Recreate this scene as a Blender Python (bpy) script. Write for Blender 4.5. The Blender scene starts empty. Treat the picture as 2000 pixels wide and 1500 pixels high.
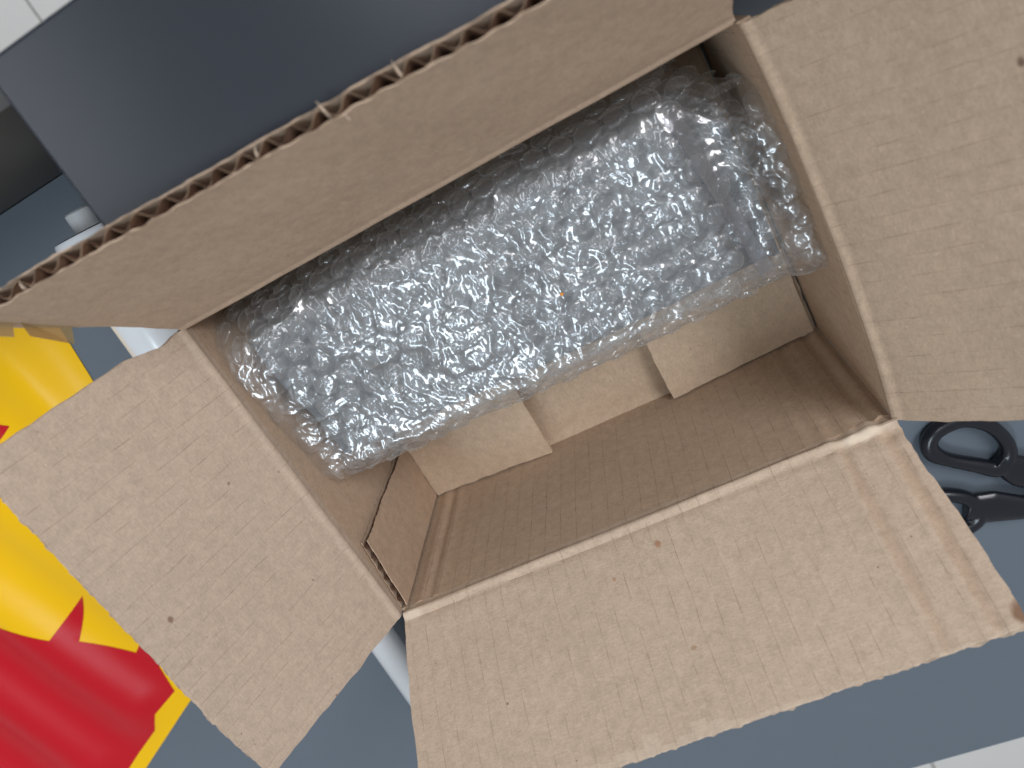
import bpy, math, random
from mathutils import Vector, Matrix, noise
from mathutils.geometry import delaunay_2d_cdt

random.seed(11)
S = bpy.context.scene
COL = S.collection
R = math.radians

# ------------------------------------------------------------------ camera
cam = bpy.data.cameras.new('camera')
cam.sensor_fit = 'HORIZONTAL'
cam.sensor_width = 36.0
cam.lens = 27.15
cam.clip_start = 0.01
cam.clip_end = 50
cam.dof.use_dof = True
cam.dof.focus_distance = 0.345
cam.dof.aperture_fstop = 10.0
camo = bpy.data.objects.new('camera', cam)
COL.objects.link(camo)
camo.matrix_world = Matrix(((0.87578, 0.40945, 0.25565, 0.18242),
                            (-0.47873, 0.80462, 0.35129, 0.18895),
                            (-0.06187, -0.43005, 0.90069, 0.37335),
                            (0, 0, 0, 1)))
S.camera = camo

# ------------------------------------------------------------------ world and lamps
wd = bpy.data.worlds.new('World')
S.world = wd
wd.use_nodes = True
wd.node_tree.nodes['Background'].inputs[0].default_value = (0.97, 0.98, 1.0, 1)
wd.node_tree.nodes['Background'].inputs[1].default_value = 0.30

def lamp(name, loc, target, sx, sy, power, color):
    l = bpy.data.lights.new(name, 'AREA')
    l.shape = 'RECTANGLE'; l.size = sx; l.size_y = sy
    l.energy = power; l.color = color
    o = bpy.data.objects.new(name, l)
    COL.objects.link(o)
    o.location = loc
    o.rotation_euler = (Vector(target) - Vector(loc)).to_track_quat('-Z', 'Y').to_euler()
    return o

lamp('ceiling_lamp', (-0.68, -0.58, 2.15), (-0.68, -0.58, 0), 0.30, 1.00, 17, (0.78, 0.90, 1.0))
lamp('ceiling_lamp', (1.30, 0.80, 1.50), (0.10, 0.10, 0), 0.50, 1.10, 24, (0.99, 0.98, 1.0))
lamp('ceiling_lamp', (0.00, 0.78, 2.15), (0.00, 0.78, 0), 0.20, 0.80, 4, (0.90, 0.95, 1.0))
lamp('ceiling_lamp', (-1.35, 0.80, 2.15), (-1.35, 0.80, 0), 0.40, 1.00, 5, (0.90, 0.95, 1.0))

S.view_settings.view_transform = 'Standard'
S.view_settings.look = 'None'
S.view_settings.exposure = 0.10
S.view_settings.gamma = 1.0
S.view_settings.use_curve_mapping = False
S.cycles.use_denoising = True
S.cycles.use_adaptive_sampling = True
S.cycles.adaptive_threshold = 0.025
S.cycles.max_bounces = 6
S.cycles.transparent_max_bounces = 12
S.cycles.glossy_bounces = 3
S.cycles.caustics_reflective = False
S.cycles.caustics_refractive = False
S.cycles.sample_clamp_indirect = 6.0

# ------------------------------------------------------------------ helpers
def lin(r, g, b):
    f = lambda c: (c / 255 / 12.92) if c / 255 <= 0.04045 else ((c / 255 + 0.055) / 1.055) ** 2.4
    return (f(r), f(g), f(b), 1)

def link(name, me, mat=None, parent=None):
    o = bpy.data.objects.new(name, me)
    COL.objects.link(o)
    if mat is not None and me is not None and not me.materials:
        me.materials.append(mat)
    if parent is not None:
        o.parent = parent
    return o

def empty(name, loc=(0, 0, 0)):
    o = bpy.data.objects.new(name, None)
    o.empty_display_size = 0.02
    COL.objects.link(o)
    o.location = loc
    return o

def tag(o, label, cat, group=None):
    o['label'] = label; o['category'] = cat
    if group: o['group'] = group
    return o

class MB:
    """collects verts, faces and per-vertex uv"""
    def __init__(s): s.v = []; s.f = []; s.uv = []; s.rim = []
    def slab(s, top, bot, uv):
        """closed slab between two equal grids of points"""
        n, m = len(top), len(top[0])
        b = len(s.v)
        for g in (top, bot):
            for i in range(n):
                for j in range(m):
                    s.v.append(g[i][j]); s.uv.append(uv[i][j])
        A = lambda i, j: b + i * m + j
        B = lambda i, j: b + n * m + i * m + j
        for i in range(n - 1):
            for j in range(m - 1):
                s.f.append((A(i, j), A(i + 1, j), A(i + 1, j + 1), A(i, j + 1)))
                s.f.append((B(i, j), B(i, j + 1), B(i + 1, j + 1), B(i + 1, j)))
        for i in range(n - 1):
            s.f.append((A(i, 0), B(i, 0), B(i + 1, 0), A(i + 1, 0)))
            s.rim.append(len(s.f)); s.f.append((A(i, m - 1), A(i + 1, m - 1), B(i + 1, m - 1), B(i, m - 1)))
        for j in range(m - 1):
            s.f.append((A(0, j), A(0, j + 1), B(0, j + 1), B(0, j)))
            s.f.append((A(n - 1, j), B(n - 1, j), B(n - 1, j + 1), A(n - 1, j + 1)))
    def sheet(s, g, uv):
        n, m = len(g), len(g[0]); b = len(s.v)
        for i in range(n):
            for j in range(m):
                s.v.append(g[i][j]); s.uv.append(uv[i][j])
        for i in range(n - 1):
            for j in range(m - 1):
                s.f.append((b + i * m + j, b + (i + 1) * m + j, b + (i + 1) * m + j + 1, b + i * m + j + 1))
    def box(s, x0, x1, y0, y1, z0, z1):
        b = len(s.v)
        for z in (z0, z1):
            for x, y in ((x0, y0), (x1, y0), (x1, y1), (x0, y1)):
                s.v.append((x, y, z)); s.uv.append((x, y))
        for q in ((0, 3, 2, 1), (4, 5, 6, 7), (0, 1, 5, 4), (1, 2, 6, 5), (2, 3, 7, 6), (3, 0, 4, 7)):
            s.f.append(tuple(b + k for k in q))
    def tube(s, pts, radii, nseg=20, cap=True):
        """swept tube, radii = (horizontal, vertical) or a number per point"""
        b = len(s.v); n = len(pts)
        for i, p in enumerate(pts):
            p = Vector(p)
            t = (Vector(pts[min(i + 1, n - 1)]) - Vector(pts[max(i - 1, 0)])).normalized()
            up = Vector((0, 0, 1))
            if abs(t.z) > 0.95: up = Vector((1, 0, 0))
            sd = t.cross(up).normalized(); up = sd.cross(t)
            r = radii[i]; rh, rv = r if isinstance(r, tuple) else (r, r)
            for k in range(nseg):
                a = 2 * math.pi * k / nseg
                s.v.append(p + sd * math.cos(a) * rh + up * math.sin(a) * rv)
                s.uv.append((i * 0.01, k / nseg))
        for i in range(n - 1):
            for k in range(nseg):
                k2 = (k + 1) % nseg
                s.f.append((b + i * nseg + k, b + i * nseg + k2, b + (i + 1) * nseg + k2, b + (i + 1) * nseg + k))
        if cap:
            s.f.append(tuple(b + k for k in range(nseg)))
            s.f.append(tuple(b + (n - 1) * nseg + k for k in reversed(range(nseg))))
    def mesh(s, name, smooth=False, mat=None):
        me = bpy.data.meshes.new(name)
        me.from_pydata([tuple(v) for v in s.v], [], s.f)
        ul = me.uv_layers.new(name='UVMap')
        data = []
        for l in me.loops: data.extend(s.uv[l.vertex_index])
        ul.data.foreach_set('uv', data)
        if smooth:
            me.polygons.foreach_set('use_smooth', [True] * len(me.polygons))
            try: me.set_sharp_from_angle(angle=R(38))
            except Exception: pass
        if mat: me.materials.append(mat)
        me.update()
        return me
    def build(s, name, mat, parent=None, smooth=False):
        return link(name, s.mesh(name, smooth, mat), None, parent)

def N1(x, seed=0.0):
    return noise.noise(Vector((x, seed * 7.31 + 0.37, seed * 3.17)))
def N2(x, y, seed=0.0):
    return noise.noise(Vector((x, y, seed * 5.77 + 0.13)))

class NT:
    """tiny node-tree helper"""
    def __init__(s, name):
        s.m = bpy.data.materials.new(name); s.m.use_nodes = True
        s.t = s.m.node_tree; s.n = s.t.nodes; s.n.clear()
        s.out = s.n.new('ShaderNodeOutputMaterial')
    def add(s, kind, **kw):
        nd = s.n.new(kind)
        for k, v in kw.items(): setattr(nd, k, v)
        return nd
    def set(s, sock, val):
        if hasattr(val, 'node'): s.t.links.new(val, sock)
        elif val is not None: sock.default_value = val
    def math(s, op, a, b=None, c=None, clamp=False):
        nd = s.add('ShaderNodeMath', operation=op, use_clamp=clamp)
        s.set(nd.inputs[0], a)
        if b is not None: s.set(nd.inputs[1], b)
        if c is not None: s.set(nd.inputs[2], c)
        return nd.outputs[0]
    def mix(s, fac, a, b, mode='MIX'):
        nd = s.add('ShaderNodeMix', data_type='RGBA', blend_type=mode)
        s.set(nd.inputs[0], fac); s.set(nd.inputs[6], a); s.set(nd.inputs[7], b)
        return nd.outputs[2]
    def noise(s, vec, scale, detail=2, rough=0.5, dist=0.0):
        nd = s.add('ShaderNodeTexNoise')
        s.set(nd.inputs['Vector'], vec); nd.inputs['Scale'].default_value = scale
        nd.inputs['Detail'].default_value = detail; nd.inputs['Roughness'].default_value = rough
        nd.inputs['Distortion'].default_value = dist
        return nd.outputs['Fac']
    def voronoi(s, vec, scale, feature='F1'):
        nd = s.add('ShaderNodeTexVoronoi', feature=feature)
        s.set(nd.inputs['Vector'], vec); nd.inputs['Scale'].default_value = scale
        return nd
    def ramp(s, fac, lo, hi):
        nd = s.add('ShaderNodeMapRange', clamp=True)
        s.set(nd.inputs[0], fac); nd.inputs[1].default_value = lo; nd.inputs[2].default_value = hi
        return nd.outputs[0]
    def vec(s, x, y, z=0.0):
        nd = s.add('ShaderNodeCombineXYZ')
        s.set(nd.inputs[0], x); s.set(nd.inputs[1], y); s.set(nd.inputs[2], z)
        return nd.outputs[0]
    def scalev(s, v, k):
        nd = s.add('ShaderNodeVectorMath', operation='MULTIPLY')
        s.set(nd.inputs[0], v); nd.inputs[1].default_value = k
        return nd.outputs[0]
    def bump(s, h, strength=0.3, dist=0.001, nrm=None):
        nd = s.add('ShaderNodeBump'); nd.inputs['Strength'].default_value = strength
        nd.inputs['Distance'].default_value = dist; s.set(nd.inputs['Height'], h)
        if nrm is not None: s.set(nd.inputs['Normal'], nrm)
        return nd.outputs[0]
    def principled(s, col, rough, nrm=None, **kw):
        nd = s.add('ShaderNodeBsdfPrincipled')
        s.set(nd.inputs['Base Color'], col); s.set(nd.inputs['Roughness'], rough)
        if nrm is not None: s.set(nd.inputs['Normal'], nrm)
        for k, v in kw.items(): s.set(nd.inputs[k.replace('_', ' ')], v)
        return nd.outputs[0]
    def done(s, shader):
        s.t.links.new(shader, s.out.inputs[0]); return s.m

PITCH = 0.0080

def cardboard(name, base=(178, 152, 124), lines=True, line_k=0.46, line_t=(0.38, 0.66), stains=(), peel=None, seed=0.0, swap=False):
    t = NT(name)
    uv = t.add('ShaderNodeUVMap').outputs[0]
    sp = t.add('ShaderNodeSeparateXYZ'); t.t.links.new(uv, sp.inputs[0])
    U, V = (sp.outputs[1], sp.outputs[0]) if swap else (sp.outputs[0], sp.outputs[1])
    P = t.vec(U, V, seed)
    b = lin(*base)
    dk = tuple(c * 0.83 for c in b[:3]) + (1,)
    lt = tuple(min(1, c * 1.15) for c in b[:3]) + (1,)
    n_big = t.noise(P, 22, 3, 0.6)
    n_mid = t.noise(P, 190, 3, 0.65)
    n_fib = t.noise(t.scalev(P, (420, 1300, 1)), 1.0, 3, 0.7, 0.6)
    n_fib2 = t.noise(t.scalev(P, (1700, 600, 1)), 1.0, 2, 0.7, 1.2)
    f = t.math('ADD', t.math('MULTIPLY', n_big, 0.12), t.math('MULTIPLY', n_mid, 0.28))
    f = t.math('ADD', f, t.math('MULTIPLY', n_fib, 0.34))
    f = t.math('ADD', f, t.math('MULTIPLY', n_fib2, 0.26))
    col = t.mix(t.ramp(f, 0.39, 0.61), dk, lt)
    # faint greyish and ochre patches of recycled pulp
    col = t.mix(t.math('MULTIPLY', t.ramp(t.noise(P, 60, 2, 0.5), 0.55, 0.75), 0.10), col, lin(186, 170, 156))
    # dark bark specks
    vo = t.voronoi(P, 130)
    cr = t.add('ShaderNodeSeparateColor'); t.t.links.new(vo.outputs['Color'], cr.inputs[0])
    speck = t.math('MULTIPLY', t.math('LESS_THAN', vo.outputs['Distance'], t.math('MULTIPLY', cr.outputs[1], 0.085)),
                   t.math('GREATER_THAN', cr.outputs[0], 0.80))
    col = t.mix(t.math('MULTIPLY', speck, 0.55), col, lin(92, 66, 48))
    vs = t.voronoi(t.scalev(P, (1, 1.6, 1)), 420)
    cs = t.add('ShaderNodeSeparateColor'); t.t.links.new(vs.outputs['Color'], cs.inputs[0])
    sp2 = t.math('MULTIPLY', t.math('LESS_THAN', vs.outputs['Distance'], 0.16), t.math('GREATER_THAN', cs.outputs[0], 0.93))
    col = t.mix(t.math('MULTIPLY', sp2, 0.35), col, t.mix(t.math('GREATER_THAN', cs.outputs[1], 0.7), lin(110, 84, 62), lin(226, 210, 190)))
    hgt = t.math('ADD', t.math('MULTIPLY', n_fib, 0.5), t.math('MULTIPLY', n_mid, 0.7))
    if lines:
        wob = t.math('MULTIPLY', t.math('SUBTRACT', t.noise(P, 45, 2), 0.5), 0.0016)
        uu = t.math('DIVIDE', t.math('ADD', U, wob), PITCH)
        fr = t.math('FRACT', uu)
        ln = t.math('SUBTRACT', 1.0, t.ramp(t.math('ABSOLUTE', t.math('SUBTRACT', fr, 0.5)), 0.006, 0.026))
        dash = t.noise(t.vec(t.math('MULTIPLY', t.math('FLOOR', uu), 3.71), t.math('MULTIPLY', V, 95), seed), 1.0, 2, 0.6)
        ln = t.math('MULTIPLY', ln, t.ramp(dash, *line_t))
        col = t.mix(t.math('MULTIPLY', ln, line_k), col, lin(112, 86, 64))
        hgt = t.math('SUBTRACT', hgt, t.math('MULTIPLY', ln, 0.8))
        wash = t.math('SINE', t.math('MULTIPLY', uu, 2 * math.pi))
        hgt = t.math('ADD', hgt, t.math('MULTIPLY', wash, 0.35))
    for (su, sv, ru, rv, st, rgb) in stains:
        du = t.math('DIVIDE', t.math('SUBTRACT', U, su), ru)
        dv = t.math('DIVIDE', t.math('SUBTRACT', V, sv), rv)
        d = t.math('SQRT', t.math('ADD', t.math('MULTIPLY', du, du), t.math('MULTIPLY', dv, dv)))
        d = t.math('ADD', d, t.math('MULTIPLY', t.math('SUBTRACT', n_mid, 0.5), 1.0))
        k = t.math('MULTIPLY', t.math('SUBTRACT', 1.0, t.ramp(d, 0.6, 1.15)), st)
        col = t.mix(k, col, lin(*rgb))
    if peel:
        e = t.math('SUBTRACT', peel, V)             # distance from the outer edge
        cell = t.noise(t.vec(t.math('MULTIPLY', t.math('FLOOR', t.math('DIVIDE', U, PITCH * 0.8)), 5.3), 0.0, seed), 1.0, 0)
        depth = t.math('MULTIPLY', t.ramp(cell, 0.45, 0.75), 0.0050)
        depth = t.math('ADD', depth, t.math('MULTIPLY', t.noise(P, 420, 2), 0.0022))
        k = t.math('LESS_THAN', e, depth)
        col = t.mix(t.math('MULTIPLY', k, 0.22), col, lin(222, 207, 186))
        hgt = t.math('SUBTRACT', hgt, t.math('MULTIPLY', k, 0.6))
    nrm = t.bump(hgt, 0.30, 0.0006)
    return t.done(t.principled(col, 0.86, nrm, Specular_IOR_Level=0.22))

def plain(name, rgb, rough=0.5, bump=None, spec=0.5, var=0.06, **kw):
    t = NT(name)
    gc = t.add('ShaderNodeTexCoord').outputs['Object']
    n = t.noise(gc, 60, 4, 0.6)
    b = lin(*rgb)
    col = t.mix(n, tuple(c * (1 - var) for c in b[:3]) + (1,), tuple(min(1, c * (1 + var)) for c in b[:3]) + (1,))
    nrm = None
    if bump: nrm = t.bump(t.noise(gc, bump[0], 3, 0.6), bump[1], bump[2])
    return t.done(t.principled(col, rough, nrm, Specular_IOR_Level=spec, **kw))

# ------------------------------------------------------------------ dimensions (metres)
W, L, H, T = 0.230, 0.161, 0.097, 0.0044
DESK = -0.0070

# ------------------------------------------------------------------ setting
M_desk = plain('grey_laminate', (94, 104, 114), 0.40, (2600, 0.12, 0.0004), 0.5, 0.03)
M_cab = plain('dark_grey_powder_coat', (34, 39, 48), 0.27, (2200, 0.06, 0.0003), 0.5, 0.04)
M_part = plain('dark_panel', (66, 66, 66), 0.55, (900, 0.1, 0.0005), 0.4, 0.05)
M_tile = plain('white_floor_tile', (236, 235, 232), 0.25, None, 0.5, 0.03)
M_grout = plain('grout', (150, 147, 142), 0.9, None, 0.2, 0.06)

b = MB(); b.box(-2.6, 2.6, -3.2, 3.2, -0.80, -0.755)
floor = b.build('floor', M_grout); floor['kind'] = 'structure'
tile_me = None
for ix in range(-4, 5):
    for iy in range(-6, 6):
        x0 = -0.4475 + ix * 0.33; y0 = 0.49 + iy * 0.33
        if tile_me is None:
            b = MB(); b.box(0.002, 0.328, 0.002, 0.328, -0.006, 0.0045)
            tile_me = b.mesh('tile', False, M_tile)
        o = link('tile', tile_me, None, floor); o.location = (x0, y0, -0.7545)

b = MB(); b.box(-0.95, 0.95, -0.3400, 0.2455, DESK - 0.028, DESK)
desk = empty('desk', (0, 0, -0.75))
tag(desk, 'blue grey laminate desk under the cardboard box', 'desk')
o = b.build('desk_top', M_desk, desk); o.location = (0, 0, 0.75)
for x in (-0.86, 0.82):
    b = MB(); b.box(x, x + 0.04, -0.30, 0.20, 0.0, 0.75 + DESK - 0.029)
    b.build('leg', M_desk, desk)

b = MB(); b.box(-1.2, 1.2, 0.2460, 0.2525, -0.755, 0.1420)
o = b.build('desk_partition', M_part)
tag(o, 'dark grey partition standing along the back of the desk', 'partition')

# slim cabinet behind the box
cab = empty('cabinet', (0.040, 0.1975, DESK))
tag(cab, 'slim dark grey metal cabinet standing behind the cardboard box', 'cabinet')
def bevel_box(name, dims, mat, parent, loc, r=0.0012):
    x, y, z = dims
    b = MB(); b.box(0, x, 0, y, 0, z)
    o = b.build(name, mat, parent)
    m = o.modifiers.new('bevel', 'BEVEL'); m.width = r; m.segments = 2
    o.location = loc
    return o
bevel_box('cabinet_body', (0.62, 0.0470, 0.1525), M_cab, cab, (0.003, 0.0008, 0))
bevel_box('top_panel', (0.626, 0.0555, 0.0138), M_cab, cab, (0, 0, 0.1532))

# ------------------------------------------------------------------ cardboard box
box = empty('cardboard_box', (W / 2, L / 2, DESK))
tag(box, 'open brown corrugated cardboard box with all four flaps raised', 'box')
BO = Vector((W / 2, L / 2, DESK))
def bpart(o):
    o.location = -BO
    return o

M_back = cardboard('kraft_back_flap', (184, 160, 138), lines=False, seed=1.0)
M_left = cardboard('kraft_left_flap', (184, 165, 147), lines=True, seed=2.0,
                   stains=((0.0776, 0.0733, 0.0014, 0.0011, 0.7, (110, 80, 60)), (0.1020, 0.0245, 0.0009, 0.0008, 0.6, (112, 84, 62)),
                           (0.0452, 0.0220, 0.0006, 0.0006, 0.6, (100, 74, 56))))
M_right = cardboard('kraft_right_flap', (176, 155, 134), lines=True, seed=3.0,
                    stains=((0.1194, 0.0670, 0.0018, 0.0012, 0.75, (84, 62, 52)),))
M_front = cardboard('kraft_front_flap', (188, 168, 148), lines=True, seed=4.0, peel=0.0870,
                    stains=((0.1260, 0.0132, 0.0014, 0.0016, 0.6, (150, 100, 56)), (0.1037, 0.0207, 0.0010, 0.0011, 0.5, (150, 104, 62)),
                            (0.1261, 0.0567, 0.0014, 0.0011, 0.5, (146, 108, 76)),
                            (0.2340, 0.0800, 0.0030, 0.0050, 0.75, (116, 78, 52)), (0.2170, 0.0010, 0.0120, 0.0035, 0.6, (226, 212, 192)), (0.0060, 0.0020, 0.0060, 0.0040, 0.5, (222, 206, 186)),
                            (0.2085, 0.045, 0.0030, 0.050, 0.20, (140, 104, 72)), (0.2258, 0.045, 0.0030, 0.050, 0.22, (140, 104, 72))))
M_wall = cardboard('kraft_wall', (184, 160, 137), lines=True, line_k=0.50, line_t=(0.32, 0.66), seed=5.0)
M_wall2 = cardboard('kraft_side_wall', (182, 158, 136), lines=False, seed=6.0)
M_floor = cardboard('kraft_bottom', (196, 174, 150), lines=False, seed=7.0)
M_rim = cardboard('kraft_cut_edge', (146, 122, 101), lines=False, seed=9.0)
M_core = cardboard('kraft_core', (96, 70, 54), lines=False, seed=8.0)  # brown medium paper, darkened further to paint the unlit depth of the flutes

def sm(a, b, x):
    t = max(0.0, min(1.0, (x - a) / (b - a))); return t * t * (3 - 2 * t)
def ga(x, s): return math.exp(-(x / s) ** 2)

def make_flap(name, h0, ax, out, ang, U, vmax, umin, umax, mat, bow=lambda u: 0.0, bead=0.0007,
              warp=0.0008, seed=1.0, extra=None, edge_wave=0.0, mat_core=None, twist=lambda u: 0.0, dip=0.004, T=T, crush=0.0):
    h0, ax, out, Z = Vector(h0), Vector(ax), Vector(out), Vector((0, 0, 1))
    nu = int(U / 0.0011)
    vfr = [-dip + dip * k / 6 for k in range(6)]
    fr = []
    k = 0.0
    for q in range(45):
        x = q / 44
        fr.append(0.5 - 0.5 * math.cos(math.pi * x) if True else x)
    def column(u_f, off, jseed, jag):
        """points of one flute-wise column at normal offset off"""
        pts, uvs = [], []
        u_mid = u_f * U
        vm = vmax(u_mid) + jag * (0.0007 * N1(u_mid * 90, jseed) + 0.0005 * N1(u_mid * 420, jseed + 3))
        a1 = ang + twist(u_mid)
        prev = None
        vs = [(-1 - v) if False else v for v in vfr] + [f_ * vm for f_ in fr]
        for v in vs:
            vv = max(v, 0.0)
            jl = 0.0006 * N1(vv * 130, seed + 11) + 0.0004 * N1(vv * 500, seed + 12)
            jr = 0.0006 * N1(vv * 130, seed + 21) + 0.0004 * N1(vv * 500, seed + 22)
            u = (umin(vv) + jl) * (1 - u_f) + (umax(vv) + jr) * u_f
            # bend: from vertical wall to flap angle over a few millimetres
            r = 0.0022
            base = h0 + ax * u + out * bow(u)
            Ta = out * math.cos(a1) + Z * math.sin(a1)
            s_ = sm(-r, r, v)
            a_here = (math.pi / 2) * (1 - s_) + a1 * s_
            nn = -out * math.sin(a_here) + Z * math.cos(a_here)
            p = base + (Z * v if v < 0 else Ta * v)
            bw = 0.0009 * N1(u * 28, seed + 6)
            d = bead * (1 + 0.45 * N1(u * 60, seed + 5)) * ga(v - 0.0010 - bw, 0.0014) - 0.60 * bead * ga(v - 0.0040 - bw, 0.0013)
            d += warp * (N2(u * 16, vv * 16, seed) + 0.5 * N2(u * 40, vv * 40, seed + 1)) * sm(0, 0.02, vv)
            d += 0.00005 * math.sin(2 * math.pi * u / PITCH) * sm(0.004, 0.01, vv)
            if edge_wave:
                e = vm - v
                d += edge_wave * math.sin(2 * math.pi * u / PITCH + 1.2 * N1(u * 30, seed)) * ga(e, 0.006) * (1 + N1(u * 70, seed + 8)) * (1 if off > -0.001 else 0.2)
            if extra: d += extra(u, vv)
            o_ = off * (1 - crush * ga(vm - v, 0.0035)) if v > 0 else off
            pts.append(p + nn * (d + o_)); uvs.append((u, v))
        return pts, uvs
    mb = MB()
    for (o1, o2, js) in ((0.0, -0.00042, seed + 31), (-T + 0.00042, -T, seed + 41)):
        g1, g2, uvg = [], [], []
        for i in range(nu + 1):
            p1, uvs = column(i / nu, o1, js, 1.0); p2, _ = column(i / nu, o2, js + 0.4, 1.0)
            g1.append(p1); g2.append(p2); uvg.append(uvs)
        mb.slab(g1, g2, uvg)
    o = bpart(mb.build(name, mat, box, True))
    # fluted paper between the two liners
    mc = MB(); g1, g2, uvg = [], [], []
    nper = int(U / PITCH); n = nper * 14
    for i in range(n + 1):
        uf = i / n
        ph = 2 * math.pi * uf * U / PITCH + 1.5 * N1(uf * U * 38, seed + 60)
        amp = (T - 0.0013) / 2 * (0.92 + 0.22 * N1(uf * U * 70, seed + 61))
        off = -T / 2 + amp * math.sin(ph)
        p1, uvs = column(uf, off + 0.00012, seed + 51, 2.0); p2, _ = column(uf, off - 0.00012, seed + 51, 1.3)
        keep = [k for k in range(len(p1)) if k > len(p1) - 16 or (k % 7 == 0 and k > 20)]
        g1.append([p1[k] for k in keep]); g2.append([p2[k] for k in keep]); uvg.append([uvs[k] for k in keep])
    mc.slab(g1, g2, uvg)
    c = mc.build('corrugated_core', mat_core or M_core, o, True)
    c.data.materials.append(M_rim)                                # cut edge has its own tone; M_core's brown includes painted flute shade
    for q in mc.rim: c.data.polygons[q].material_index = 1
    return o, column

def lerp(a, b, t): return a + (b - a) * t

# back flap (its cut edge shows the flutes)
def back_extra(u, v):
    d = 0.0
    if u < 0.002: d -= (0.002 - u) * 0.32 * sm(0, 0.03, v)
    return d
back_flap, back_col = make_flap('back_flap', (0, L, H), (1, 0, 0), (0, 1, 0), R(64), W,
    lambda u: 0.0868 - 0.0105 * max(0, u / 0.18) ** 1.2, lambda v: -0.0005 - 0.0165 * sm(0, 0.070, v), lambda v: W - 0.002 + 0.001 * v / 0.08,
    M_back, bead=0.0004, warp=0.0009, seed=1.3, extra=back_extra, edge_wave=0.00018, T=0.0050)
left_flap, left_col = make_flap('left_flap', (0, 0, H), (0, 1, 0), (-1, 0, 0), R(57), L,
    lambda u: 0.0862 - 0.002 * sm(0.03, 0.0, u), lambda v: -0.0008, lambda v: L + 0.0008 + 0.002 * sm(0.01, 0.03, v) - 0.0015 * ga(v - 0.012, 0.006),
    M_left, bead=0.00040, warp=0.0007, seed=2.3, mat_core=M_left, crush=0.75)
right_flap, right_col = make_flap('right_flap', (W, 0, H), (0, 1, 0), (1, 0, 0), R(38), L,
    lambda u: 0.086, lambda v: -0.0010 - 0.0012 * sm(0.0, 0.03, v), lambda v: L - 0.0012,
    M_right, bow=lambda u: 0.0036 * math.sin(math.pi * min(1, max(0, u / L))) ** 0.8, bead=0.00050, warp=0.0010, seed=3.3)
def front_extra(u, v):
    d = 0.00045 * ga(u - 0.2045, 0.0030) - 0.0005 * ga(u - 0.2085, 0.0016)
    d += 0.00045 * ga(u - 0.2215, 0.0030) - 0.0006 * ga(u - 0.2258, 0.0017)
    d += 0.0022 * N2(u * 230, v * 230, 9) * ga(v, 0.006) * sm(0.198, 0.212, u)     # crushed corner by the hinge
    d += 0.0010 * N2(u * 200, v * 200, 4) * ga(v, 0.007) * sm(0.016, 0.004, u)
    return d * 1.0
front_flap, front_col = make_flap('front_flap', (0, 0, H), (1, 0, 0), (0, -1, 0), R(57), W,
    lambda u: lerp(0.0905, 0.0845, u / W), lambda v: 0.0012 - 0.0025 * sm(0.0, 0.05, v), lambda v: W + 0.001 + 0.0035 * sm(0, 0.08, v),
    M_front, bead=0.00100, warp=0.0008, seed=4.3, extra=front_extra, mat_core=M_front, crush=0.75)

# walls
def make_wall(name, h0, ax, out, U, mat, disp=None, bow=lambda u, z: 0.0, z1=H - 0.0036, z0=-0.0062):
    h0, ax, out = Vector(h0), Vector(ax), Vector(out)
    mb = MB(); g1, g2, uvg = [], [], []
    nu, nz = int(U / 0.0014), 34
    for i in range(nu + 1):
        a, c, e = [], [], []
        for j in range(nz + 1):
            u = U * i / nu; z = z0 + (z1 - z0) * j / nz
            d = disp(u, z) if disp else 0.0
            p = h0 + ax * u + out * bow(u, z) + Vector((0, 0, z))
            a.append(p - out * d); c.append(p + out * T); e.append((u, z - H))
        g1.append(a); g2.append(c); uvg.append(e)
    mb.slab(g1, g2, uvg)
    return bpart(mb.build(name, mat, box, True))

def fw(u, z):
    d = 0.00035 * ga(u - 0.1965, 0.0022) + 0.0005 * ga(u - 0.2045, 0.0024) - 0.0003 * ga(u - 0.2095, 0.0020)
    d += 0.0005 * ga(u - 0.2150, 0.0022) - 0.0010 * ga(u - 0.2225, 0.0020)
    d += 0.0012 * ga(u - 0.2265, 0.0022)
    d += 0.0007 * ga(u - 0.0105, 0.0022) - 0.0006 * ga(u - 0.0150, 0.0016) + 0.0005 * ga(u - 0.0195, 0.0020)
    d += 0.0004 * N2(u * 18, z * 30, 3) + 0.00006 * math.sin(2 * math.pi * u / PITCH)
    return d
make_wall('front_wall', (0, 0, 0), (1, 0, 0), (0, -1, 0), W, M_wall, fw)
make_wall('back_wall', (0, L, 0), (1, 0, 0), (0, 1, 0), W, M_wall2, lambda u, z: 0.0003 * N2(u * 20, z * 20, 6))
make_wall('left_wall', (0, 0.0005, 0), (0, 1, 0), (-1, 0, 0), L - 0.001, M_wall2, lambda u, z: 0.0004 * N2(u * 22, z * 26, 7))
make_wall('right_wall', (W, 0.0005, 0), (0, 1, 0), (1, 0, 0), L - 0.001, M_wall, lambda u, z: 0.0004 * N2(u * 22, z * 26, 8),
          bow=lambda u, z: 0.0036 * math.sin(math.pi * min(1, max(0, u / L))) ** 0.8 * max(0.0, z / H) ** 1.3)

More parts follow.
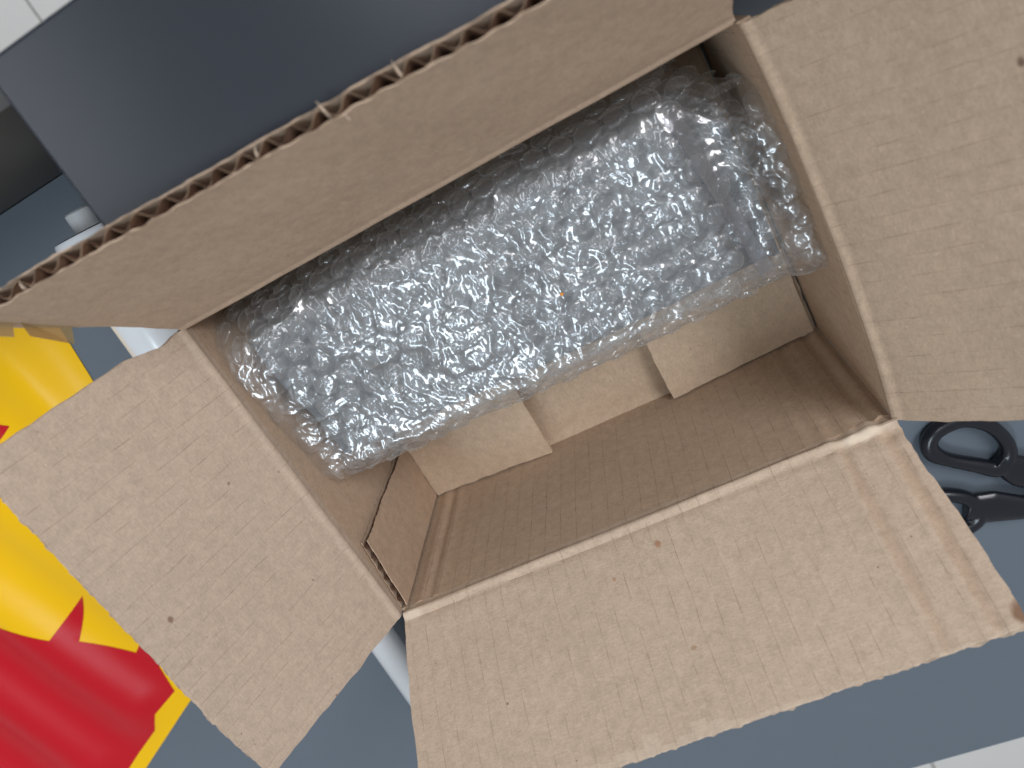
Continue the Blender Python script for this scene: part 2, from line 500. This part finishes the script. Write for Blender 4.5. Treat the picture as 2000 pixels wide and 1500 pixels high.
# glue tab of the front wall, lapped over the left wall
TW = 0.0385
def tab_pt(yf, zf, off):
    top = lerp(0.0940, 0.0890, yf)
    y = 0.0015 + (TW - 0.0015) * yf + 0.0007 * N1(zf * 9, 71) * (1 if yf > 0.9 else 0)
    y -= 0.0004 * abs(math.sin(zf * 60)) if yf > 0.99 else 0
    z = 0.0008 + (top - 0.0008) * zf + (0.0005 * N1(yf * 30, 73 + off * 100) if zf > 0.95 else 0)
    return Vector((0.0006 + off + 0.0004 * N2(yf * 3, zf * 4, 12), y, z))
mb = MB()
for (o1, o2) in ((0.0036, 0.0032), (0.0004, 0.0)):
    g1, g2, uvg = [], [], []
    for i in range(31):
        a = [tab_pt(i / 30, j / 60, o1) for j in range(61)]; c = [tab_pt(i / 30, j / 60, o2) for j in range(61)]
        g1.append(a); g2.append(c); uvg.append([(p.y, p.z - H) for p in a])
    mb.slab(g1, g2, uvg)
tab = bpart(mb.build('glue_tab', M_wall2, box, True))
mb = MB(); g1, g2, uvg = [], [], []
n = 90
for i in range(n + 1):
    yf = i / n
    off = 0.0018 + 0.0012 * math.sin(2 * math.pi * yf * TW / 0.0062 + 0.6 * N1(yf * 8, 3))
    a = [tab_pt(yf, j / 20, off + 0.00012) for j in range(21)]; c = [tab_pt(yf, j / 20, off - 0.00012) for j in range(21)]
    g1.append(a); g2.append(c); uvg.append([(p.y, p.z) for p in a])
mb.slab(g1, g2, uvg); mb.build('corrugated_core', M_core, tab, True)

# bottom flaps: the outer pair below, the two inner ones with lifted free ends on top
def floor_panel(name, x0, x1, y0, y1, zf, mat, seed, th=0.0030):
    mb = MB(); g1, g2, uvg = [], [], []
    nx, ny = int((x1 - x0) / 0.0018) + 2, 60
    for i in range(nx + 1):
        a, c, e = [], [], []
        for j in range(ny + 1):
            x = lerp(x0, x1, i / nx); y = lerp(y0, y1, j / ny)
            if i in (0, nx): x += 0.0005 * N1(y * 220, seed + i)
            if j in (0, ny): y += 0.0006 * N1(x * 160, seed + 3 + j)
            z = zf(x, y) + 0.0004 * N2(x * 30, y * 30, seed) + 0.00012 * math.sin(2 * math.pi * y / PITCH)
            a.append(Vector((x, y, z))); c.append(Vector((x, y, z - th))); e.append((y, x))
        g1.append(a); g2.append(c); uvg.append(e)
    mb.slab(g1, g2, uvg)
    return bpart(mb.build(name, mat, box, True))
floor_panel('outer_bottom_flap', 0.001, W - 0.001, -0.0035, 0.0800, lambda x, y: -0.0028 + 0.003*sm(0.004,-0.003,y), M_floor, 14)
floor_panel('outer_bottom_flap', 0.001, W - 0.001, 0.0808, L - 0.0006, lambda x, y: -0.0028, M_floor, 15)
floor_panel('inner_bottom_flap', 0.0046, 0.0792, 0.0012, L - 0.002, lambda x, y: lerp(0.0016, 0.0098, (x / 0.0792) ** 1.2), M_floor, 16)
floor_panel('inner_bottom_flap', 0.1502, W - 0.003, 0.0012, L - 0.002, lambda x, y: lerp(0.0016, 0.0094, ((W - x) / 0.0798) ** 1.2), M_floor, 17)

# paper shreds torn from the back flap's cut edge
def shred(u, length, curl, wid, lean):
    pts, uvs = back_col(u / W, -0.0016, 1.3 + 31, 1.0)
    p0 = pts[-1]; tdir = (pts[-1] - pts[-6]).normalized()
    mb = MB(); g1, g2, uvg = [], [], []
    sd = Vector((1, 0, 0)); nn = tdir.cross(sd).normalized()
    p = p0 - tdir * 0.003; a = 0.0
    for k in range(15):
        t = k / 14
        d = tdir * math.cos(a) + nn * math.sin(a) + sd * lean * t
        p = p + d.normalized() * (length + 0.003) / 14
        a += curl / 14
        w = wid * (1 - 0.75 * t)
        s2 = (sd * math.cos(t * 1.4) + nn * math.sin(t * 1.4)) * w
        g1.append([p - s2 + nn * 0.00008, p + s2 + nn * 0.00008]); g2.append([p - s2 - nn * 0.00008, p + s2 - nn * 0.00008])
        uvg.append([(0.0, t * 0.01), (wid, t * 0.01)])
    mb.slab(g1, g2, uvg)
    mb.build('paper_shred', M_front, back_flap, True)
shred(0.1270, 0.0052, 2.6, 0.00042, -0.5)
shred(0.1305, 0.0026, -1.8, 0.00050, 0.5)
shred(0.1470, 0.0040, 2.4, 0.00045, -0.2)
shred(0.1060, 0.0018, 2.2, 0.00060, 0.5)
shred(0.0300, 0.0018, 2.0, 0.00060, 0.4)

# scrap of parcel tape stuck to the left side of the back flap
t = NT('clear_tape')
g = t.add('ShaderNodeBsdfGlossy'); g.inputs['Roughness'].default_value = 0.18
tr = t.add('ShaderNodeBsdfTransparent'); tr.inputs[0].default_value = lin(244, 226, 180)
df = t.add('ShaderNodeBsdfDiffuse'); df.inputs[0].default_value = lin(196, 178, 140)
m1 = t.add('ShaderNodeMixShader'); m1.inputs[0].default_value = 0.50
t.t.links.new(tr.outputs[0], m1.inputs[1]); t.t.links.new(df.outputs[0], m1.inputs[2])
m2 = t.add('ShaderNodeMixShader'); m2.inputs[0].default_value = 0.05
t.t.links.new(m1.outputs[0], m2.inputs[1]); t.t.links.new(g.outputs[0], m2.inputs[2])
M_tape = t.done(m2.outputs[0])
def flap_plane(u, v, n=0.0):
    a = R(64)
    return Vector((u, L + math.cos(a) * v - math.sin(a) * n, H + math.sin(a) * v + math.cos(a) * n))
def tape_scrap(poly):
    mb = MB()
    top = [flap_plane(*p) for p in poly]
    g1 = [[top[0], top[1]], [top[3], top[2]]]
    off = Vector((0, math.sin(R(64)), -math.cos(R(64)))) * 0.00012
    mb.slab(g1, [[p + off for p in r] for r in g1], [[(0, 0), (0, 1)], [(1, 0), (1, 1)]])
    mb.build('tape_scrap', M_tape, back_flap)
tape_scrap([(-0.0060, 0.0690, -0.0045), (-0.0060, 0.0480, -0.0045), (-0.0165, 0.0387, -0.0005), (-0.0113, 0.0611, -0.0005)])
tape_scrap([(-0.0067, 0.0850, -0.0050), (-0.0063, 0.0700, -0.0050), (-0.0128, 0.0655, -0.0008), (-0.0125, 0.0800, -0.0008)])

# ------------------------------------------------------------------ bubble-wrapped parcel
def film_material(name, haze, gloss, tint, wr_scale, wr_strength, sharp=0.04, broad=0.34, rimhaze=0.18):
    t = NT(name)
    gc = t.add('ShaderNodeTexCoord').outputs['Object']
    oi = t.add('ShaderNodeObjectInfo').outputs['Random']
    ov = t.add('ShaderNodeVectorMath', operation='ADD'); t.t.links.new(gc, ov.inputs[0])
    t.set(ov.inputs[1], t.vec(oi, t.math('MULTIPLY', oi, 3.7), 0.0)); gc = ov.outputs[0]
    n0 = t.noise(gc, wr_scale * 0.55, 1, 0.5, 1.5)
    n1 = t.noise(t.scalev(gc, (1.0, 0.55, 1.0)), wr_scale * 1.2, 1, 0.5, 1.0)
    rid = t.math('ABSOLUTE', t.math('SUBTRACT', n1, 0.5))
    msk = t.ramp(t.noise(gc, 60, 0), 0.42, 0.62)
    h = t.math('ADD', t.math('MULTIPLY', n0, 1.5), t.math('MULTIPLY', t.math('MULTIPLY', rid, msk), 1.7))
    nrm = t.bump(h, wr_strength, 0.0011)
    lw = t.add('ShaderNodeLayerWeight'); lw.inputs[0].default_value = 0.5
    t.t.links.new(nrm, lw.inputs['Normal'])
    fac = t.math('ADD', t.math('MULTIPLY', t.math('POWER', lw.outputs['Facing'], 4.0), 0.42), gloss, clamp=True)
    g = t.add('ShaderNodeBsdfGlossy'); g.inputs['Roughness'].default_value = sharp
    g2 = t.add('ShaderNodeBsdfGlossy'); g2.inputs['Roughness'].default_value = broad
    for q in (g, g2): q.inputs[0].default_value = (1, 1, 1, 1); t.t.links.new(nrm, q.inputs['Normal'])
    gm = t.add('ShaderNodeMixShader'); gm.inputs[0].default_value = 0.55
    t.t.links.new(g.outputs[0], gm.inputs[1]); t.t.links.new(g2.outputs[0], gm.inputs[2])
    tr = t.add('ShaderNodeBsdfTransparent'); tr.inputs[0].default_value = tint
    dd = t.add('ShaderNodeBsdfDiffuse'); dd.inputs[0].default_value = (0.88, 0.89, 0.90, 1)
    m1 = t.add('ShaderNodeMixShader')
    hz = t.math('MULTIPLY', haze, 1.0)
    hz = t.math('ADD', hz, t.math('MULTIPLY', t.math('POWER', lw.outputs['Facing'], 3.0), rimhaze), clamp=True)
    t.t.links.new(hz, m1.inputs[0])
    t.t.links.new(tr.outputs[0], m1.inputs[1]); t.t.links.new(dd.outputs[0], m1.inputs[2])
    m2 = t.add('ShaderNodeMixShader'); t.t.links.new(fac, m2.inputs[0])
    t.t.links.new(m1.outputs[0], m2.inputs[1]); t.t.links.new(gm.outputs[0], m2.inputs[2])
    return t.done(m2.outputs[0])

M_film = film_material('bubble_film', 0.022, 0.06, (0.965, 0.973, 0.978, 1), 220, 0.30, rimhaze=0.42)
M_film2 = film_material('bubble_film_backing', 0.035, 0.125, (0.968, 0.974, 0.978, 1), 108, 0.44, sharp=0.06, rimhaze=0.12)
M_item = plain('parcel_content', (92, 97, 101), 0.5, None, 0.3, 0.15)

PX0, PX1, PY0, PY1, PZ = 0.0014, 0.2310, 0.0640, 0.1560, 0.0740
RC, RB = 0.0095, 0.021                                                         # rounding of the long edges
par = empty('bubble_wrap_parcel', (0.116, 0.108, 0.010))
tag(par, 'parcel in clear bubble wrap lying inside the open cardboard box', 'parcel')
PO = Vector((0.116, 0.108, 0.010))
FACE = 0.030
TOPW = PY1 - PY0 - RC - RB
ARC, ARB = math.pi / 2 * RC, math.pi / 2 * RB
STOT = FACE + ARC + TOPW + ARB + FACE * 0.3

def wrap_surf(x, s, off=0.0):
    """point and normal on the wrapped parcel; s runs over front face, top and back face"""
    # end pinch: the wrap is folded flat towards both ends
    el, er = sm(0.040, 0.006, x), sm(0.196, 0.210, x)
    ztop = PZ + 0.0035 - 0.004 * el - 0.0065 * er + 0.0018 * N2(x * 14, s * 14, 31) + 0.0024 * N2(x * 32, s * 32, 32) + 0.0010 * N2(x * 70, s * 70, 36)
    ztop += sm(0.048, 0.002, x) * (0.004 + 0.012 * sm(0.015, 0.075, s - FACE)) + 0.010 * sm(0.212, 0.230, x)     # left end pushed up against the wall
    yf = PY0 + 0.0022 * N1(x * 25, 33) + 0.0030 * sm(0.03, 0.006, x) * 0 - 0.002 * er
    yb = PY1 - 0.002 * N1(x * 25, 34) - 0.018 * sm(0.200, 0.232, x)
    if s < FACE:
        p = Vector((x, yf, ztop - RC - (FACE - s))); n = Vector((0, -1, 0))
    elif s < FACE + ARC:
        a = (s - FACE) / RC
        p = Vector((x, yf + RC - RC * math.cos(a), ztop - RC + RC * math.sin(a))); n = Vector((0, -math.cos(a), math.sin(a)))
    elif s < FACE + ARC + TOPW:
        t = (s - FACE - ARC) / TOPW
        p = Vector((x, lerp(yf + RC, yb - RB, t), ztop)); n = Vector((0, 0, 1))
    elif s < FACE + ARC + ARB + TOPW:
        a = (s - FACE - ARC - TOPW) / RB
        p = Vector((x, yb - RB + RB * math.sin(a), ztop - RB + RB * math.cos(a))); n = Vector((0, math.sin(a), math.cos(a)))
    else:
        p = Vector((x, yb, ztop - RB - (s - FACE - ARC - ARB - TOPW))); n = Vector((0, 1, 0))
    # ends roll over towards the walls
    n = (n + Vector((-0.5 * sm(0.012, 0.003, x) + 0.5 * sm(0.222, 0.231, x), 0, 0))).normalized()
    return p + n * off, n

def ridged(x, y, sd):
    return 1 - abs(N2(x, y, sd)) * 2

def film_sheet(off, res, amp, seed, x0, x1, s0=0.0, s1=STOT, ragged=0.0035):
    mb = MB(); g, uvg = [], []
    nx, ns = int((x1 - x0) / res), int((s1 - s0) / res)
    for i in range(nx + 1):
        a, e = [], []
        for j in range(ns + 1):
            s = lerp(s0, s1, j / ns)
            xa = x0 + ragged * N1(s * 60, seed + 1); xb = x1 + ragged * N1(s * 60, seed + 2)
            x = lerp(xa, xb, i / nx)
            d = amp * (0.60 * ridged(x * 60, s * 60, seed) ** 2 + 0.45 * ridged(x * 140 + 3 * N2(x * 40, s * 40, 5), s * 120, seed + 4) ** 3
                       + 0.22 * ridged(x * 300, s * 330, seed + 6) ** 2 - 0.3)
            p, n = wrap_surf(x, s, off + d)
            a.append(p - PO); e.append((x, s))
        g.append(a); uvg.append(e)
    mb.sheet(g, uvg)
    return mb

def bubble_mesh(k, rad=0.0053, hgt=0.0022):
    rnd = random.Random(100 + k)
    mb = MB()
    nr, na = 9, 30
    mb.v.append(None); mb.uv.append((0.5, 0.5))
    sx, sy = rnd.random() * 50, rnd.random() * 50
    defl = rnd.choice((0.25, 0.5, 0.8, 1.0, 1.0))
    m1, m2 = rnd.randint(5, 9), rnd.randint(10, 15)
    ph = rnd.random() * 6.28; tl = rnd.uniform(-0.35, 0.35)
    def z(r, a):
        h = hgt * (1 - r ** 5) ** 0.55 * (0.45 + 0.40 * defl)
        x, y = r * math.cos(a), r * math.sin(a)
        h += hgt * 0.34 * (ridged(x * 1.3 + sx, y * 1.3 + sy, k) - 0.6) * (1 - r ** 4) * (1.25 - defl * 0.6)
        h += hgt * 0.16 * (ridged(x * 3.1 + sx, y * 3.1 + sy, k + 5) - 0.6) * (1 - r ** 4)
        h += hgt * (0.07 * math.sin(m1 * a + ph) + 0.05 * math.sin(m2 * a - ph)) * r ** 3 * (1 - r ** 6) * 2
        h += hgt * tl * x * 0.5 * (1 - r ** 4)
        return max(h, 0.0)
    mb.v[0] = (0, 0, z(0, 0))
    for i in range(1, nr + 1):
        r = math.sin(math.pi / 2 * i / nr) ** 0.8
        for j in range(na):
            a = 2 * math.pi * j / na
            rr = rad * r * (1 + 0.04 * math.sin(3 * a + ph) + 0.025 * math.sin(m1 * a) * r)
            mb.v.append((rr * math.cos(a), rr * math.sin(a), z(r, a) if i < nr else -0.0004)); mb.uv.append((r * math.cos(a), r * math.sin(a)))
    for j in range(na):
        mb.f.append((0, 1 + j, 1 + (j + 1) % na))
    for i in range(nr - 1):
        for j in range(na):
            a = 1 + i * na + j; c = 1 + i * na + (j + 1) % na
            mb.f.append((a, a + na, c + na, c))
    me = mb.mesh('bubble', False)
    me.polygons.foreach_set('use_smooth', [True] * len(me.polygons))
    me.materials.append(M_film)
    return me

def hex_sites(px, ps, x0, x1, s0, s1, jx=0.0, seed=0):
    rnd = random.Random(seed); out = []
    r = 0; s = s0
    while s <= s1:
        x = x0 + (px / 2 if r % 2 else 0) + jx
        while x <= x1:
            # the sheet is creased and dragged, so rows wander
            xx = x + 0.0022 * N2(x * 16, s * 16, seed + 3) + rnd.uniform(-0.0005, 0.0005)
            ss = s + 0.0026 * N2(x * 12, s * 12, seed + 5) + rnd.uniform(-0.0005, 0.0005)
            out.append((xx, ss)); x += px
        s += ps; r += 1
    return out

variants = [bubble_mesh(k) for k in range(14)]

# solid content seen dimly through the wrap
mb = MB()
ring = []
for k in range(25):
    s = FACE * 0.4 + (STOT - FACE * 0.5) * k / 24
    ring.append(s)
g, uvg = [], []
for i in range(31):
    x = lerp(0.009, 0.219, i / 30)
    g.append([wrap_surf(x, s, -0.0085)[0] - PO for s in ring]); uvg.append([(x, s) for s in ring])
bot = [[Vector((p.x, p.y * 0.9, -0.006)) for p in row] for row in g]
mb.slab(g, bot, uvg)
mb.build('wrapped_content', M_item, par, True)

o = film_sheet(0.0012, 0.00075, 0.0012, 52, PX0, PX1).build('outer_film', M_film2, par, True)

# inner layer of bubbles, joined
mb = MB()
rnd = random.Random(5)
for (x, s) in hex_sites(0.0108, 0.0094, 0.012, 0.222, FACE * 0.8, STOT - 0.006, 0.003, 8):
    p, n = wrap_surf(x, s, -0.0046)
    q = n.to_track_quat('Z', 'Y').to_matrix() @ Matrix.Rotation(rnd.uniform(0, 6.28), 3, 'Z')
    me = variants[rnd.randrange(14)]
    b0 = len(mb.v)
    for v in me.vertices:
        mb.v.append(p - PO + q @ v.co); mb.uv.append((0, 0))
    for f in me.polygons: mb.f.append(tuple(b0 + k for k in f.vertices))
o = mb.build('inner_bubbles', M_film, par)
o.data.polygons.foreach_set('use_smooth', [True] * len(o.data.polygons))
o['kind'] = 'stuff'

rnd = random.Random(6)
nb = 0
sites = hex_sites(0.0113, 0.0098, PX0 + 0.002, PX1 - 0.001, FACE - 0.006, STOT - 0.006, 0.0, 4)
for (x, s) in sites:
    if not (PX0 - 0.001 < x < PX1 + 0.001): continue
    p, n = wrap_surf(x, s, 0.0)
    o = link('bubble', variants[rnd.randrange(14)], None, par)
    q = n.to_track_quat('Z', 'Y') @ Vector((0, 0, 1)).rotation_difference(
        Vector((rnd.gauss(0, .16), rnd.gauss(0, .16), 1)).normalized())
    m = q.to_matrix() @ Matrix.Rotation(rnd.uniform(0, 6.28), 3, 'Z')
    o.rotation_euler = m.to_euler()
    k = rnd.uniform(0.88, 1.06)
    o.scale = (k * rnd.uniform(0.94, 1.04), k, rnd.uniform(0.75, 1.15))
    o.location = p - PO
    nb += 1
print('bubbles', nb)

# strip of clear tape across the right end of the parcel
mb = MB(); g1, g2, uvg = [], [], []
for i in range(8):
    a, c, e = [], [], []
    for j in range(30):
        s = lerp(FACE + ARC * 0.7, FACE + ARC + TOPW + ARB * 0.2, j / 29)
        x = lerp(0.2085, 0.1985, j / 29) + 0.006 * i / 7
        p, n = wrap_surf(x, s, 0.0028 + 0.0004 * N2(x * 200, s * 120, 3))
        a.append(p - PO); c.append(p - PO - n * 0.0001); e.append((x, s))
    g1.append(a); g2.append(c); uvg.append(e)
mb.slab(g1, g2, uvg)
M_ptape = film_material('tape_film', 0.05, 0.07, (0.80, 0.80, 0.82, 1), 160, 0.3)
mb.build('tape_strip', M_ptape, par, True)

mb = MB(); mb.tube([Vector((0.1350 + 0.0016 * k / 5, 0.1000 + 0.0004 * k / 5, PZ + 0.0058)) - PO for k in range(6)], [(r_, 0.0002) for r_ in (0.0002, 0.0006, 0.0007, 0.0006, 0.0005, 0.0002)], 10)
mb.build('orange_fleck', plain('orange_fleck', (206, 132, 40), 0.6), par, True)

# ------------------------------------------------------------------ yellow and red plastic bag
def bag_h(x, y):
    # long soft folds running along the right edge
    d = (x * 0.94 + y * 0.18)
    h = 0.0060 + 0.0032 * math.sin(d * 85 + 0.6 * N2(x * 9, y * 9, 1)) + 0.0016 * N2(x * 20 + y * 5, y * 7, 2)
    e = 1.0
    for (ax_, ay_), (bx_, by_) in (((-0.1275, 0.203), (-0.1365, 0.150)), ((-0.1365, 0.150), (-0.172, -0.037)), ((-0.172, -0.037), (-0.252, -0.076)), ((-0.252, -0.076), (-0.50, -0.20))):
        dx_, dy_ = bx_ - ax_, by_ - ay_
        t_ = max(0, min(1, ((x - ax_) * dx_ + (y - ay_) * dy_) / (dx_ * dx_ + dy_ * dy_)))
        e = min(e, math.hypot(x - ax_ - t_ * dx_, y - ay_ - t_ * dy_))
    return max(h, 0.0012) * sm(-0.006, 0.035, e) + 0.0004
def bag_sheet(poly, step, z_off, name, mat, parent):
    xs = [p[0] for p in poly]; ys = [p[1] for p in poly]
    def inside(x, y):
        c = False; n = len(poly)
        for i in range(n):
            x1, y1 = poly[i]; x2, y2 = poly[(i + 1) % n]
            if (y1 > y) != (y2 > y) and x < (x2 - x1) * (y - y1) / (y2 - y1) + x1: c = not c
        return c
    pts = []; edges = []
    for i in range(len(poly)):
        a, c = Vector(poly[i]), Vector(poly[(i + 1) % len(poly)])
        k = max(1, int((c - a).length / step))
        for q in range(k): pts.append(a.lerp(c, q / k))
    nb_ = len(pts); edges = [(i, (i + 1) % nb_) for i in range(nb_)]
    x = min(xs)
    while x < max(xs):
        y = min(ys)
        while y < max(ys):
            px, py = x + 0.2 * step * N2(x * 900, y * 900, 1), y + 0.2 * step * N2(x * 900, y * 900, 2)
            if inside(px, py): pts.append(Vector((px, py)))
            y += step
        x += step
    vs, es, fs, _, _, _ = delaunay_2d_cdt(pts, edges, [], 1, 1e-6)
    n = len(vs)
    mb = MB()
    # distance to the outline closes the bag down to the desk
    for v in vs:
        mb.v.append((v.x, v.y, bag_h(v.x, v.y) + z_off)); mb.uv.append((v.x, v.y))
    for f in fs: mb.f.append(tuple(f))
    return mb, n, nb_
def bag_mat(name, rgb):
    t = NT(name)
    gc = t.add('ShaderNodeTexCoord').outputs['Object']
    nrm = t.bump(t.noise(t.scalev(gc, (1, 0.5, 1)), 30, 1, 0.5), 0.08, 0.004)
    return t.done(t.principled(lin(*rgb), 0.30, nrm, Specular_IOR_Level=0.22))
M_yel = bag_mat('yellow_plastic', (243, 190, 6))
M_red = bag_mat('red_plastic', (190, 16, 32))
BGO = Vector((-0.26, 0.04, DESK))
bag = empty('plastic_bag', BGO)
tag(bag, 'yellow plastic bag with red star bursts lying on the desk', 'bag')
outline = [(-0.1275, 0.203), (-0.1365, 0.150), (-0.172, -0.0370), (-0.252, -0.076), (-0.330, -0.118), (-0.50, -0.20), (-0.50, 0.212)]
mb, n, nb_ = bag_sheet(outline, 0.0045, 0.0, 'bag', M_yel, bag)
# skirt down to the desk and a flat underside
base = len(mb.v)
for i in range(nb_):
    v = mb.v[i]; mb.v.append((v[0], v[1], 0.0003)); mb.uv.append((v[0], v[1]))
for i in range(nb_):
    j = (i + 1) % nb_; mb.f.append((i, base + i, base + j, j))
mb.f.append(tuple(base + i for i in reversed(range(nb_))))
o = mb.build('bag_film', M_yel, bag, True); o.location = (-BGO.x, -BGO.y, 0)
star1 = [(-0.345, 0.056), (-0.3135, 0.0425), (-0.2897, 0.0179), (-0.2449, 0.0362), (-0.2750, 0.0070), (-0.2490, -0.0193),
         (-0.2060, 0.0060), (-0.2240, -0.0230), (-0.2425, -0.0365), (-0.2490, -0.0600), (-0.2735, -0.0698), (-0.2870, -0.0840), (-0.3177, -0.0995), (-0.36, -0.122), (-0.49, -0.190), (-0.49, 0.02), (-0.40, 0.03)]
star2 = [(-0.1995, 0.1512), (-0.2059, 0.1560), (-0.2400, 0.1620), (-0.2600, 0.1900), (-0.2750, 0.1600), (-0.3050, 0.1550), (-0.2850, 0.1450), (-0.2560, 0.1420), (-0.2300, 0.1400), (-0.2080, 0.1480)]
for st in (star1, star2):
    mb, n, nb_ = bag_sheet(st, 0.0045, 0.0003, 'star', M_red, bag)
    o = mb.build('star_print', M_red, bag, True); o.location = (-BGO.x, -BGO.y, 0)

# ------------------------------------------------------------------ white film roll
M_roll = plain('white_stretch_film', (240, 244, 248), 0.20, (120, 0.05, 0.0006), 0.5, 0.02, Coat_Weight=0.5, Coat_Roughness=0.12)
M_rcore = plain('roll_core_plastic', (214, 216, 218), 0.3, None, 0.5, 0.03)
roll = empty('film_roll', (-0.067, 0.09, DESK))
tag(roll, 'white roll of stretch film lying on the desk left of the box', 'film roll')
RO = Vector((-0.067, 0.09, DESK))
ra, rb = Vector((-0.0600, 0.216, 0.0145)), Vector((-0.0742, -0.042, 0.0145))
dirn = (rb - ra).normalized()
def profile(stations, nseg=48):
    mb = MB()
    mb.tube([ra + dirn * s - RO for s, r in stations], [r for s, r in stations], nseg, False)
    return mb
Ln = (rb - ra).length
profile([(0.0008, 0.0095), (0.0, 0.0195), (0.0006, 0.0207), (0.002, 0.0212), (0.06, 0.0213), (0.14, 0.0212), (Ln - 0.002, 0.0212), (Ln - 0.0006, 0.0207), (Ln, 0.0195), (Ln - 0.0008, 0.0095)]).build('film_winding', M_roll, roll, True)
profile([(-0.0085, 0.0070), (-0.0095, 0.0075), (-0.0098, 0.0084), (-0.0090, 0.0091), (0.004, 0.0092), (Ln - 0.004, 0.0092), (Ln + 0.10, 0.0092), (Ln + 0.1010, 0.0086), (Ln + 0.1005, 0.0070), (Ln + 0.08, 0.0066)]).build('roll_core', M_rcore, roll, True)
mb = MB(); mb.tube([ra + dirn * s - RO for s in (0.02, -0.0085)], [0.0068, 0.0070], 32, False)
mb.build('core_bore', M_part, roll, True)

# ------------------------------------------------------------------ scissors
M_sc = plain('scissor_plastic', (24, 27, 34), 0.26, None, 0.5, 0.06)
M_steel = plain('scissor_steel', (170, 174, 180), 0.25, None, 0.5, 0.02, Metallic=1.0)
SO = Vector((0.30, -0.13, DESK))
sc = empty('scissors', SO)
tag(sc, 'scissors with dark plastic handles lying on the desk beside the box', 'scissors')
def closed(pts, k=10):
    out = []; n = len(pts)
    for i in range(n):
        p0, p1, p2, p3 = (pts[(i + q) % n] for q in (-1, 0, 1, 2))
        for q in range(k):
            t = q / k
            out.append(tuple(0.5 * ((2 * b_) + (c - a) * t + (2 * a - 5 * b_ + 4 * c - d) * t * t + (-a + 3 * b_ - 3 * c + d) * t ** 3)
                             for a, b_, c, d in zip(p0, p1, p2, p3)))
    return out
def handle(ringpts, armpts, zc):
    mb = MB()
    rp = closed(ringpts)
    b0 = len(mb.v); n = len(rp); ns = 14
    for i in range(n):
        a, c = Vector(rp[i - 1][:2]), Vector(rp[(i + 1) % n][:2])
        tdir = (c - a).normalized(); sd = Vector((tdir.y, -tdir.x))
        x, y, hw = rp[i]
        for k in range(ns):
            an = 2 * math.pi * k / ns
            ca, sa = math.cos(an), math.sin(an)
            mb.v.append((x + sd.x * hw * ca - SO.x, y + sd.y * hw * ca - SO.y, zc + 0.0044 * sa - SO.z)); mb.uv.append((0, 0))
    for i in range(n):
        for k in range(ns):
            mb.f.append((b0 + i * ns + k, b0 + i * ns + (k + 1) % ns, b0 + ((i + 1) % n) * ns + (k + 1) % ns, b0 + ((i + 1) % n) * ns + k))
    ap = []
    for i in range(len(armpts) - 1):
        for q in range(8):
            t = q / 8; ap.append(tuple(lerp(a, c, t) for a, c in zip(armpts[i], armpts[i + 1])))
    ap.append(armpts[-1])
    mb.tube([(p[0] - SO.x, p[1] - SO.y, zc - SO.z) for p in ap], [(p[2], 0.0042) for p in ap], 16)
    o = mb.build('handle', M_sc, sc)
    rm = o.modifiers.new('blend', 'REMESH'); rm.mode = 'VOXEL'; rm.voxel_size = 0.00055; rm.use_smooth_shade = True
    smo = o.modifiers.new('soft', 'SMOOTH'); smo.iterations = 14; smo.factor = 0.5
    return o
ring_a = [(0.2600, -0.0900, .0046), (0.2665, -0.0845, .0046), (0.2795, -0.0842, .0048), (0.2900, -0.0935, .0040), (0.2955, -0.1065, .0040), (0.2945, -0.1165, .0046), (0.2880, -0.1225, .0050), (0.2780, -0.1150, .0044), (0.2660, -0.1052, .0040), (0.2600, -0.0978, .0050)]
handle(ring_a, [(0.2880, -0.1170, .0060), (0.2985, -0.1300, .0095), (0.318, -0.148, .0080), (0.345, -0.172, .0070)], -0.0020)
ring_b = [(0.2715, -0.1420, .0045), (0.2660, -0.1320, .0042), (0.2520, -0.1245, .0042), (0.2370, -0.1245, .0042), (0.2280, -0.1330, .0042), (0.2300, -0.1440, .0042), (0.2440, -0.1520, .0042), (0.2610, -0.1540, .0045), (0.2700, -0.1500, .0048)]
handle(ring_b, [(0.2660, -0.1400, .0085), (0.2780, -0.1455, .0105), (0.2925, -0.1532, .0078), (0.318, -0.162, .0065), (0.345, -0.172, .0065)], -0.0021)
for (dx, dy, z0) in ((0.092, -0.046, DESK + 0.0030), (0.090, -0.036, DESK + 0.0050)):
    mb = MB()
    px, py = 0.338 - SO.x, -0.168 - SO.y
    nx_, ny_ = -dy / 0.1, dx / 0.1
    prof = [(0.0, 0.0065), (0.3, 0.0068), (0.7, 0.0045), (1.0, 0.0008)]
    g1 = [[Vector((px + dx * t - nx_ * w * 0.5, py + dy * t - ny_ * w * 0.5, z0 - SO.z + 0.0008)), Vector((px + dx * t + nx_ * w, py + dy * t + ny_ * w, z0 - SO.z + 0.0005))] for t, w in prof]
    g2 = [[p + Vector((0, 0, -0.0014)) for p in r] for r in g1]
    mb.slab(g1, g2, [[(0, 0), (0, 1)]] * 4)
    mb.build('blade', M_steel, sc)
mb = MB(); mb.tube([(0.345 - SO.x, -0.172 - SO.y, 0.002), (0.345 - SO.x, -0.172 - SO.y, 0.0104)], [0.0035, 0.0032], 20)
mb.build('pivot_screw', M_steel, sc, True)
